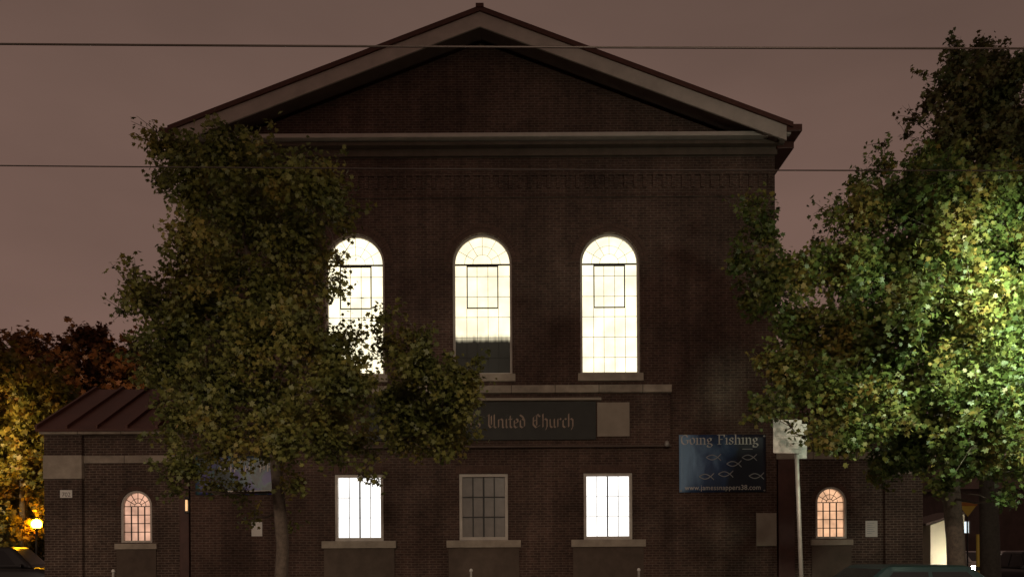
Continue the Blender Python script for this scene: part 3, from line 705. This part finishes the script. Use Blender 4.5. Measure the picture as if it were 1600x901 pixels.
T = [(1532,88,34),(1500,100,28),(1562,98,30),(1585,120,30),(1510,150,44),(1560,160,46),(1545,240,56),(1500,230,44),(1470,260,40),(1590,270,50),(1495,120,36,.8),(1570,112,38,.8),(1455,165,18,.6),(1430,185,15,.5),(1470,150,18,.6),(1530,180,54),(1592,200,50),(1485,235,44),(1555,290,66),(1450,300,42,.7),(1418,215,14,.4),(1622,300,66),(1515,380,74),(1640,200,48),(1600,420,76),(1655,420,70),(1500,490,66),(1580,560,76),(1660,560,70)]
YT = -3.0; b = P(1543,0,YT)[0]
tree('tall_tree', 'tall dark tree rising behind the lit street tree at the right', (b, YT, 0),
     [(b,YT,-.05),(b,YT,.6),(b-.05,YT,3),(b,YT,6),(b+.1,YT,9.5),(b-.1,YT,12.5),(b-.3,YT,14.8)], [.34,.26,.23,.2,.16,.1,.04],
     clumps_px(T, YT, 2.4, 7, 1550, 160), .13, darkleaf, M['dbark'], 13, per=430)

Y2 = 7.5; b = P(72,0,Y2)[0]
F = [(10,600,46),(60,620,50),(110,650,36),(20,680,52),(80,700,48),(-30,640,55),(-30,720,55),(40,745,40),(95,760,34),(0,770,40),(112,720,28),(-60,690,50),(30,820,34,.8),(-10,830,34,.8),(60,700,34),(70,660,34),(55,790,26,.7),(75,800,24,.6),(20,780,30),(70,740,30),(100,700,34)]
tree('autumn_tree', 'yellowing tree lit by the orange globe lamp at the far left', (b-1, Y2, 0),
     [(b-1,Y2,-.05),(b-1,Y2,.8),(b-1.05,Y2,2.5),(b-1.1,Y2,4.5),(b-1.2,Y2,6.5)], [.2,.15,.13,.1,.04], clumps_px(F, Y2, 2.2, 9, 30, 150), .2, autumn, M['bark'], 14, per=230)
for i, (cx, Y, lst, mat, lab) in enumerate([
    (30, 17, [(40,545,34),(0,575,44),(70,575,40),(20,620,50),(90,620,45),(-40,600,50),(-40,660,55),(60,660,50)], rusty, 'rust brown tree behind the yellowing tree at the far left'),
    (60, 13, [(60,700,40),(20,740,50),(70,780,44),(100,730,44),(40,830,44),(90,830,44),(0,830,50),(-40,760,50),(70,850,30),(20,855,30)], darkleaf, 'low dark bushy tree behind the orange globe lamp'),
    (140, 20, [(140,540,34),(110,560,36),(170,560,36),(130,600,44),(180,610,44),(95,610,40),(150,650,45),(110,660,40)], rusty, 'dark reddish tree rising behind the left wing roof'),
    (225, 22, [(220,555,30),(190,575,32),(255,560,32),(215,605,40),(260,610,40),(300,590,40),(240,650,45),(285,650,40)], darkleaf, 'dark green tree just left of the nave behind the wing roof')]):
    b = P(cx,0,Y)[0]
    tree('background_tree', lab, (b,Y,0), [(b,Y,-.05),(b,Y,.6),(b,Y,1.5),(b,Y,2.6),(b,Y,4)] if 'low' in lab else [(b,Y,-.05),(b,Y,1),(b,Y,4),(b,Y,7),(b,Y,9)], [.3,.24,.2,.14,.05], clumps_px(lst, Y, 3, 20+i, cx, 120), .3, mat, M['dbark'], 30+i, per=200, group='trees behind the left wing')
for i, (px, Y, lab) in enumerate([(1660, 34, 'dim tree far behind the pale car at the right'), (1585, 42, 'dim reddish tree behind the parked cars at the right')]):
    rr = random.Random(50+i); b = P(px,0,Y)[0]
    cl = [((b+rr.uniform(-2.6,2.6), Y+rr.uniform(-2,2), rr.uniform(1.4 if i else 2.5,7.5)), rr.uniform(.9,1.4), 1) for _ in range(16)]
    tree('background_tree', lab, (b,Y,0), [(b,Y,-.05),(b,Y,1),(b,Y,3),(b,Y,5),(b,Y,7)], [.25,.2,.17,.12,.04], cl, .32, rusty if i else darkleaf, M['dbark'], 60+i, per=110)

# ------------------------------------------------------------------ wires over the street
def wire(Y, p0, p1, r, label):
    a = Vector(P(p0[0],p0[1],Y)); b_ = Vector(P(p1[0],p1[1],Y)); d = (b_-a)/(b_.x-a.x)
    pts = []
    for i in range(-60, 61):
        x = i*1.0; f = a+d*(x-a.x); pts.append((x, Y, f.z+.00035*(x*x)-.012))
    tag(MB().tube(pts, r, 6).build('overhead_wire', M['wire'], smooth=True), label, 'wire', 'wires strung along the street')
wire(-18.3, (0,68), (1600,75), .0085, 'upper overhead wire crossing in front of the gable')
wire(-15.2, (0,259), (1600,267), .0075, 'lower overhead wire passing below the eaves')

# ------------------------------------------------------------------ transit stop pole
YS = -11.7
x0, _, zt = P(1243,664,YS); xb, _, zb = P(1252,900,YS); k = (x0-xb)/(zt-zb); xg = xb-k*zb
sp = thing('transit_stop', (xg, YS, .12), 'leaning grey pole with white stop signs half hidden by leaves', 'transit stop')
MB().tube([(xg+k*.1,YS,.1),(xg+k*(zt+.1),YS,zt+.1)], .034, 10).build('pole', M['galv'], sp, smooth=True)
def panel(px0, py0, px1, py1, Y, nm, tilt=0):
    a = P(px0,py0,Y); c = P(px1,py1,Y)
    MB().hexa([(a[0],Y,c[2]+tilt),(c[0],Y,c[2]),(c[0],Y,a[2]),(a[0],Y,a[2]+tilt)], [(a[0],Y+.012,c[2]+tilt),(c[0],Y+.012,c[2]),(c[0],Y+.012,a[2]),(a[0],Y+.012,a[2]+tilt)]).build(nm, M['signwhite'], sp, bevel=.004, fix=True)
    return a, c
a, c = panel(1208,656,1253,708,YS-.05,'sign_panel',.01)
panel(1241,662,1261,716,YS+.045,'rear_sign_panel')
mk = MB(); gx = (a[0]+c[0])/2; gw = c[0]-a[0]
mk.lathe([(.055,-.002),(.085,-.002),(.085,.0006),(.055,.0006)], 18, (a[0]+gw*.36,YS-.0515,c[2]+.18), 'y')
for i in range(4): mk.box(a[0]+gw*.55, a[0]+gw*(.9-.06*(i%2)), YS-.0535, YS-.0505, c[2]+.07+i*.045, c[2]+.085+i*.045)
mk.box(a[0]+.04, c[0]-.04, YS-.0535, YS-.0505, c[2]+.29, c[2]+.30).box(a[0]+.06, a[0]+.2, YS-.0535, YS-.0505, c[2]+.36, c[2]+.43)
mk.build('marking', paint('sign_grey', (.33,.30,.27), .6, .2, 6), sp)

# ------------------------------------------------------------------ vehicles
def carpaint(name, col):
    k = NT(name); k.b.inputs['Base Color'].default_value = c4(col); k.b.inputs['Metallic'].default_value = .1; k.b.inputs['Roughness'].default_value = .32
    k.b.inputs['Coat Weight'].default_value = .2; k.b.inputs['Coat Roughness'].default_value = .16
    g = k.n('ShaderNodeNewGeometry'); n = k.n('ShaderNodeTexNoise', {'Vector': g.outputs['Position'], 'Scale': 3.0, 'Detail': 4.0})
    mr = k.n('ShaderNodeMapRange', {0: n.outputs[0], 3: .38, 4: .55}); k.l(mr.outputs[0], k.b.inputs['Roughness'])
    return k.m
lampred = paint('tail_lens', (.25,.01,.008), .2, .05, 5); lampclear = paint('head_lens', (.75,.75,.72), .15, .05, 5)
def car(label, x, y, rot, col, L=4.5, Wd=1.76, H=1.44, suv=False):
    root = thing('parked_car', (x, y, .0), label, 'car')
    pm_ = carpaint('car_paint', col); hw = Wd/2; belt = H*.62; f0 = L/2
    def put(mb, nm, mat, par=root, **k):
        o = mb.build(nm, mat, None, **k); o.parent = par; return o
    # lower body: stations along the length, rounded section
    st = []
    for u, zt, wd in ((-1,.60,.80),(-.96,.78 if not suv else .95,.93),(-.6,.60*H+.02 if not suv else .64*H,1),(-.2,.62*H,1),(.25,.61*H,1),(.52,.60*H,.99),(.82,.50*H,.95),(.97,.46*H,.86),(1,.40*H,.78)):
        X = u*f0; w_ = hw*wd; zb_ = .20 if abs(u) < .95 else .28
        st.append([(X,-w_*.90,zb_),(X,-w_,zb_+.14),(X,-w_,zt-.16),(X,-w_*.93,zt-.03),(X,-w_*.75,zt),(X,w_*.75,zt),(X,w_*.93,zt-.03),(X,w_,zt-.16),(X,w_,zb_+.14),(X,w_*.90,zb_)])
    mb = MB(); n = 10
    mb.add([p for s_ in st for p in s_], [(i*n+j, i*n+(j+1)%n, (i+1)*n+(j+1)%n, (i+1)*n+j) for i in range(len(st)-1) for j in range(n)]+[tuple(range(n))[::-1], tuple(range((len(st)-1)*n, len(st)*n))])
    put(mb, 'body', pm_, smooth=True, fix=True)
    # greenhouse: pillars and roof
    r0, r1 = (-.93, .46) if suv else (-.72, .44); t0, t1 = (-.84, .14) if suv else (-.40, .10)
    wb, wt = hw*.93, hw*.74; zb_ = belt-.04
    def ring(ua, ub, w_, z): return [(ua*f0,-w_,z),(ub*f0,-w_,z),(ub*f0,w_,z),(ua*f0,w_,z)]
    put(MB().hexa(ring(r0,r1,wb,zb_), ring(t0,t1,wt,H)), 'cabin', pm_, bevel=.07)
    def lerp(a_, b_, t_): return tuple(a_[i]+(b_[i]-a_[i])*t_ for i in range(3))
    lo = ring(r0,r1,wb,zb_); hi = ring(t0,t1,wt,H)
    def pane(i, j, fa, fb, va, vb, nm):
        A_, B_, C_, D_ = lo[i], lo[j], hi[j], hi[i]
        def q(u_, v_): return Vector(lerp(lerp(A_,B_,u_), lerp(D_,C_,u_), v_))
        p = [q(fa,va), q(fb,va), q(fb,vb), q(fa,vb)]; nrm = (p[1]-p[0]).cross(p[3]-p[0]).normalized()
        put(MB().hexa([v+nrm*.012 for v in p][::-1], [v-nrm*.03 for v in p][::-1]), nm, M['glass_dark'], fix=True)
    pane(1, 2, .07, .93, .14, .90, 'windscreen'); pane(3, 0, .07, .93, .14, .90, 'rear_window')
    for i, j in ((0,1),(2,3)):
        flip = (lambda a_, b_: (a_, b_)) if i == 0 else (lambda a_, b_: (1-b_, 1-a_))
        for fa, fb in ((.12,.47),(.51,.86)):
            fa, fb = flip(fa, fb); pane(i, j, fa, fb, .16, .84, 'side_window')
    for sx in (-.62, .63):
        for sy in (-1, 1):
            at = (sx*f0, sy*(hw-.1), .32)
            wh = put(MB().lathe([(.17,-.10),(.30,-.11),(.325,-.08),(.325,.08),(.30,.11),(.17,.10)], 24, at, 'y'), 'wheel', M['tyre'], smooth=True)
            put(MB().lathe([(0,-.05),(.05,-.09),(.17,-.105),(.18,-.08)] if sy < 0 else [(0,.05),(.05,.09),(.17,.105),(.18,.08)], 24, at, 'y'), 'rim', M['rim'], wh, smooth=True)
    for sy in (-1, 1):
        put(MB().box(f0*.955, f0*.985, sy*hw*.62-.15, sy*hw*.62+.15, .40*H-.03, .40*H+.09), 'headlight', lampclear, bevel=.02)
        put(MB().box(-f0*1.003, -f0*.96, sy*hw*.68-.12, sy*hw*.68+.12, .56, .74), 'tail_light', lampred, bevel=.02)
        put(MB().box(f0*.30, f0*.34, sy*(hw+.06)-.08, sy*(hw+.06)+.08, belt-.02, belt+.10), 'door_mirror', pm_, bevel=.02)
    root.rotation_euler.z = rot
    return root
xc, _, _ = P(1452, 880, -13.3)
car('dark teal car parked at the kerb under the lit street tree', xc, -13.3, 0, (.012,.035,.037), L=4.5, H=1.365)
x, _, _ = P(10, 0, 3.5); car('black vehicle parked beyond the left end pier', x, 3.5, R(10), (.012,.010,.012), L=4.7, Wd=1.88, H=1.84, suv=True)
x, _, _ = P(1578, 0, 9); car('pale silver car parked at the far right beyond the tall tree', x, 9, R(-95), (.42,.40,.40), H=1.48)
x, _, _ = P(1512, 0, 17); car('white car seen between the two trunks at the right', x, 17, R(-80), (.6,.58,.55), H=1.45)
x, _, _ = P(1618, 0, 2); car('black car at the right edge of the view', x, 2, R(-92), (.012,.012,.014), H=1.5)

# ------------------------------------------------------------------ neighbours on the right
Yh = 11.0
x0 = P(1449,0,Yh)[0]; x1 = P(1502,0,Yh)[0]; zt = P(1478,812,Yh)[2]; zl = P(1449,820,Yh)[2]
sh = thing('shed', ((x0+x1)/2, Yh, 0), 'small cream sided shed lit beside the right end of the church', 'shed')
MB().poly([[(x0,0),(x1,0),(x1,zt+.3),(x0,zl)]], Yh, Yh+2.4).build('wall', M['cream'], sh)
MB().poly([[(x0-.35,zl-.02),(x1+.1,zt+.33),(x1+.1,zt+.43),(x0-.35,zl+.08)]], Yh-.3, Yh+2.6).build('roof', M['soffit'], sh)
ll = thing('added_shed_light', (x0+1.0, Yh-1.6, 0), 'small added light on the drive brightening the cream shed', 'lamp')  # light added here only to brighten the shed wall
MB().tube([(x0+1.0,Yh-1.6,0),(x0+1.0,Yh-1.6,.55)], .05, 10).build('post', M['blackp'], ll)
MB().lathe([(0,.85),(.07,.84),(.075,.80),(.055,.79),(.055,.56),(.0,.555)], 14, (x0+1.0,Yh-1.6,0)).build('lens', emit('added_shed_light_glow', (1,.93,.76), 480), ll)

Yb = 24.0
hx0 = P(1478,0,Yb)[0]; hx1 = P(1720,0,Yb)[0]
hs = thing('house', ((hx0+hx1)/2, Yb, 0), 'dark brick house behind the trees at the right with one small lit window', 'house')
wx0, _, wz1 = P(1501,813,Yb); wx1, _, wz0 = P(1516,833,Yb)
MB().poly([rect(hx0, hx1, 0, 5.2), rect(wx0, wx1, wz0, wz1)[::-1]], Yb, Yb+.3).box(hx0, hx0+.3, Yb+.302, Yb+8, 0, 5.2).box(hx1-.3, hx1, Yb+.302, Yb+8, 0, 5.2).box(hx0+.302, hx1-.302, Yb+7.7, Yb+8, 0, 5.2).build('wall', M['darkwall'], hs)
MB().hexa([(hx0-.3,Yb-.4,5.2),(hx0-.3,Yb+8.4,5.2),(hx0-.3,Yb+4,7.6)], [(hx1+.3,Yb-.4,5.2),(hx1+.3,Yb+8.4,5.2),(hx1+.3,Yb+4,7.6)]).build('roof', M['soffit'], hs, fix=True)
wn_ = MB().box(wx0+.02, wx1-.02, Yb+.1, Yb+.12, wz0+.02, wz1-.02).build('window', emit('house_window_glow', (.8,.95,1), 1.3), hs)
MB().poly([rect(wx0+.002,wx1-.002,wz0+.002,wz1-.002), rect(wx0+.05,wx1-.05,wz0+.05,wz1-.05)[::-1]], Yb+.04, Yb+.095).build('frame', M['frame'], wn_)

YG = 6.0
x, _, z = P(1512,792,YG); ws = thing('warning_sign', (x+.05, YG, 0), 'yellow three cornered road sign pointing down between the two trunks at the right', 'road sign')
r_ = .40
MB().poly([[(x,z-.36),(x+.37,z+.12),(x+.37,z+.2),(x-.37,z+.2),(x-.37,z+.12)]], YG-.012, YG).build('plate', M['yellow'], ws)
MB().poly([[(x-.36,z+.05),(x+.36,z+.05),(x+.36,z+.195),(x-.36,z+.195)]], YG-.018, YG-.0125).build('orange_band', paint('orange_band', (.32,.11,.015), .5, .1, 5), ws)
MB().tube([(x,YG+.035,0),(x,YG+.035,z+.3)], .03, 8).build('pole', M['blackp'], ws)
xp, _, _ = P(1523,0,2.0); yg = thing('guard_post', (xp, 2.0, 0), 'narrow yellow guard post beside the dark trunk at the right', 'post')
MB().tube([(xp,2,0),(xp,2,P(1523,834,2)[2])], .055, 10).build('post', M['yellow'], yg)
MB().tube([(xp,2,.85),(xp,2,.98)], .058, 10).build('band', M['blackp'], yg)

# ------------------------------------------------------------------ lamps
def globe_lamp():
    Y = 5.6; x, _, z = P(57,818,Y)
    t = thing('globe_lamp', (x, Y, 0), 'glowing orange globe lamp on a post left of the church', 'street lamp')
    MB().tube([(x,Y,0),(x,Y,.3),(x,Y,z-.2)], [.08,.05,.04], 10).build('post', M['blackp'], t)
    MB().lathe([(.03,-.24),(.12,-.2),(.13,-.16),(.05,-.155)], 14, (x,Y,z)).build('collar', M['blackp'], t, smooth=True)
    MB().lathe([(.19*math.sin(math.pi*i/14)+1e-4, -.19*math.cos(math.pi*i/14)) for i in range(15)], 24, (x,Y,z)).build('globe', emit('globe_glow', (1,.42,.008), 130), t, smooth=True)
globe_lamp()

def street_lamp(x, y, h, arm, col, power, label, aim, cone, r=.22, ax=0):
    t = thing('street_lamp', (x, y, .12), label, 'street lamp', 'lamps lighting the street')
    MB().tube([(x,y,.1),(x,y,1.2),(x,y,h),(x+ax*.25,y+arm*.25,h+.35),(x+ax,y+arm,h+.5)], [.11,.09,.06,.05,.04], 10).build('pole', M['galv'], t, smooth=True)
    x0_, x = x, x+ax*.92
    MB().box(x-.14, x+.14, y+arm*.9-.35, y+arm*.9+.35, h+.42, h+.58).build('lamp_head', M['galv'], t, bevel=.04)
    MB().box(x-.11, x+.11, y+arm*.9-.28, y+arm*.9+.28, h+.395, h+.417).build('lens', emit('lamp_lens', col, 8), t)
    ld = bpy.data.lights.new('lamp_light', 'SPOT'); ld.energy = power; ld.color = col; ld.shadow_soft_size = r
    ld.spot_size = R(cone); ld.spot_blend = 1.0
    p = Vector((x, y+arm*.9, h+.05))
    lo_ = bpy.data.objects.new('lamp_light', ld); C.objects.link(lo_); lo_.parent = t; lo_.location = p-world_loc(t)
    lo_.rotation_euler = (Vector(aim)-p).to_track_quat('-Z', 'Y').to_euler()
    return t
street_lamp(9.0, -11.9, 5.9, -4.0, (.82,1,.72), 4600, 'street lamp just right of the view by the lit tree', (8.2,-10.4,4.4), 96, .3, -1.2)
WARM = (1,.81,.61)
street_lamp(-14.5, 8.6, 5.2, 1.5, (1,.68,.42), 2700, 'added lamp hidden behind the left wing to light the trees', (-24.5,18,7.5), 125, .2)  # made-up lamp, unseen behind the wing, brightens the rust trees
street_lamp(P(-190,0,1.0)[0], 1.0, 6.5, 2.0, (1,.78,.38), 1800, 'added lamp out of view at the left to light the yellowing tree', (P(40,0,8)[0], 8, 5), 120, .2)  # unseen lamp put in to light the yellowing tree higher up
street_lamp(-13, -27.5, 7.0, 2.0, WARM, 4800, 'street lamp across the road to the left', (-10,-12,-9), 138, .6)
street_lamp(2, -27.5, 7.0, 2.0, WARM, 4800, 'street lamp across the road behind the viewer', (1,-12,-9), 138, .6)
street_lamp(13, -27.5, 7.0, 2.0, (.98,1,.78), 3300, 'street lamp across the road to the right', (9.4,-7,7.4), 60, .5)
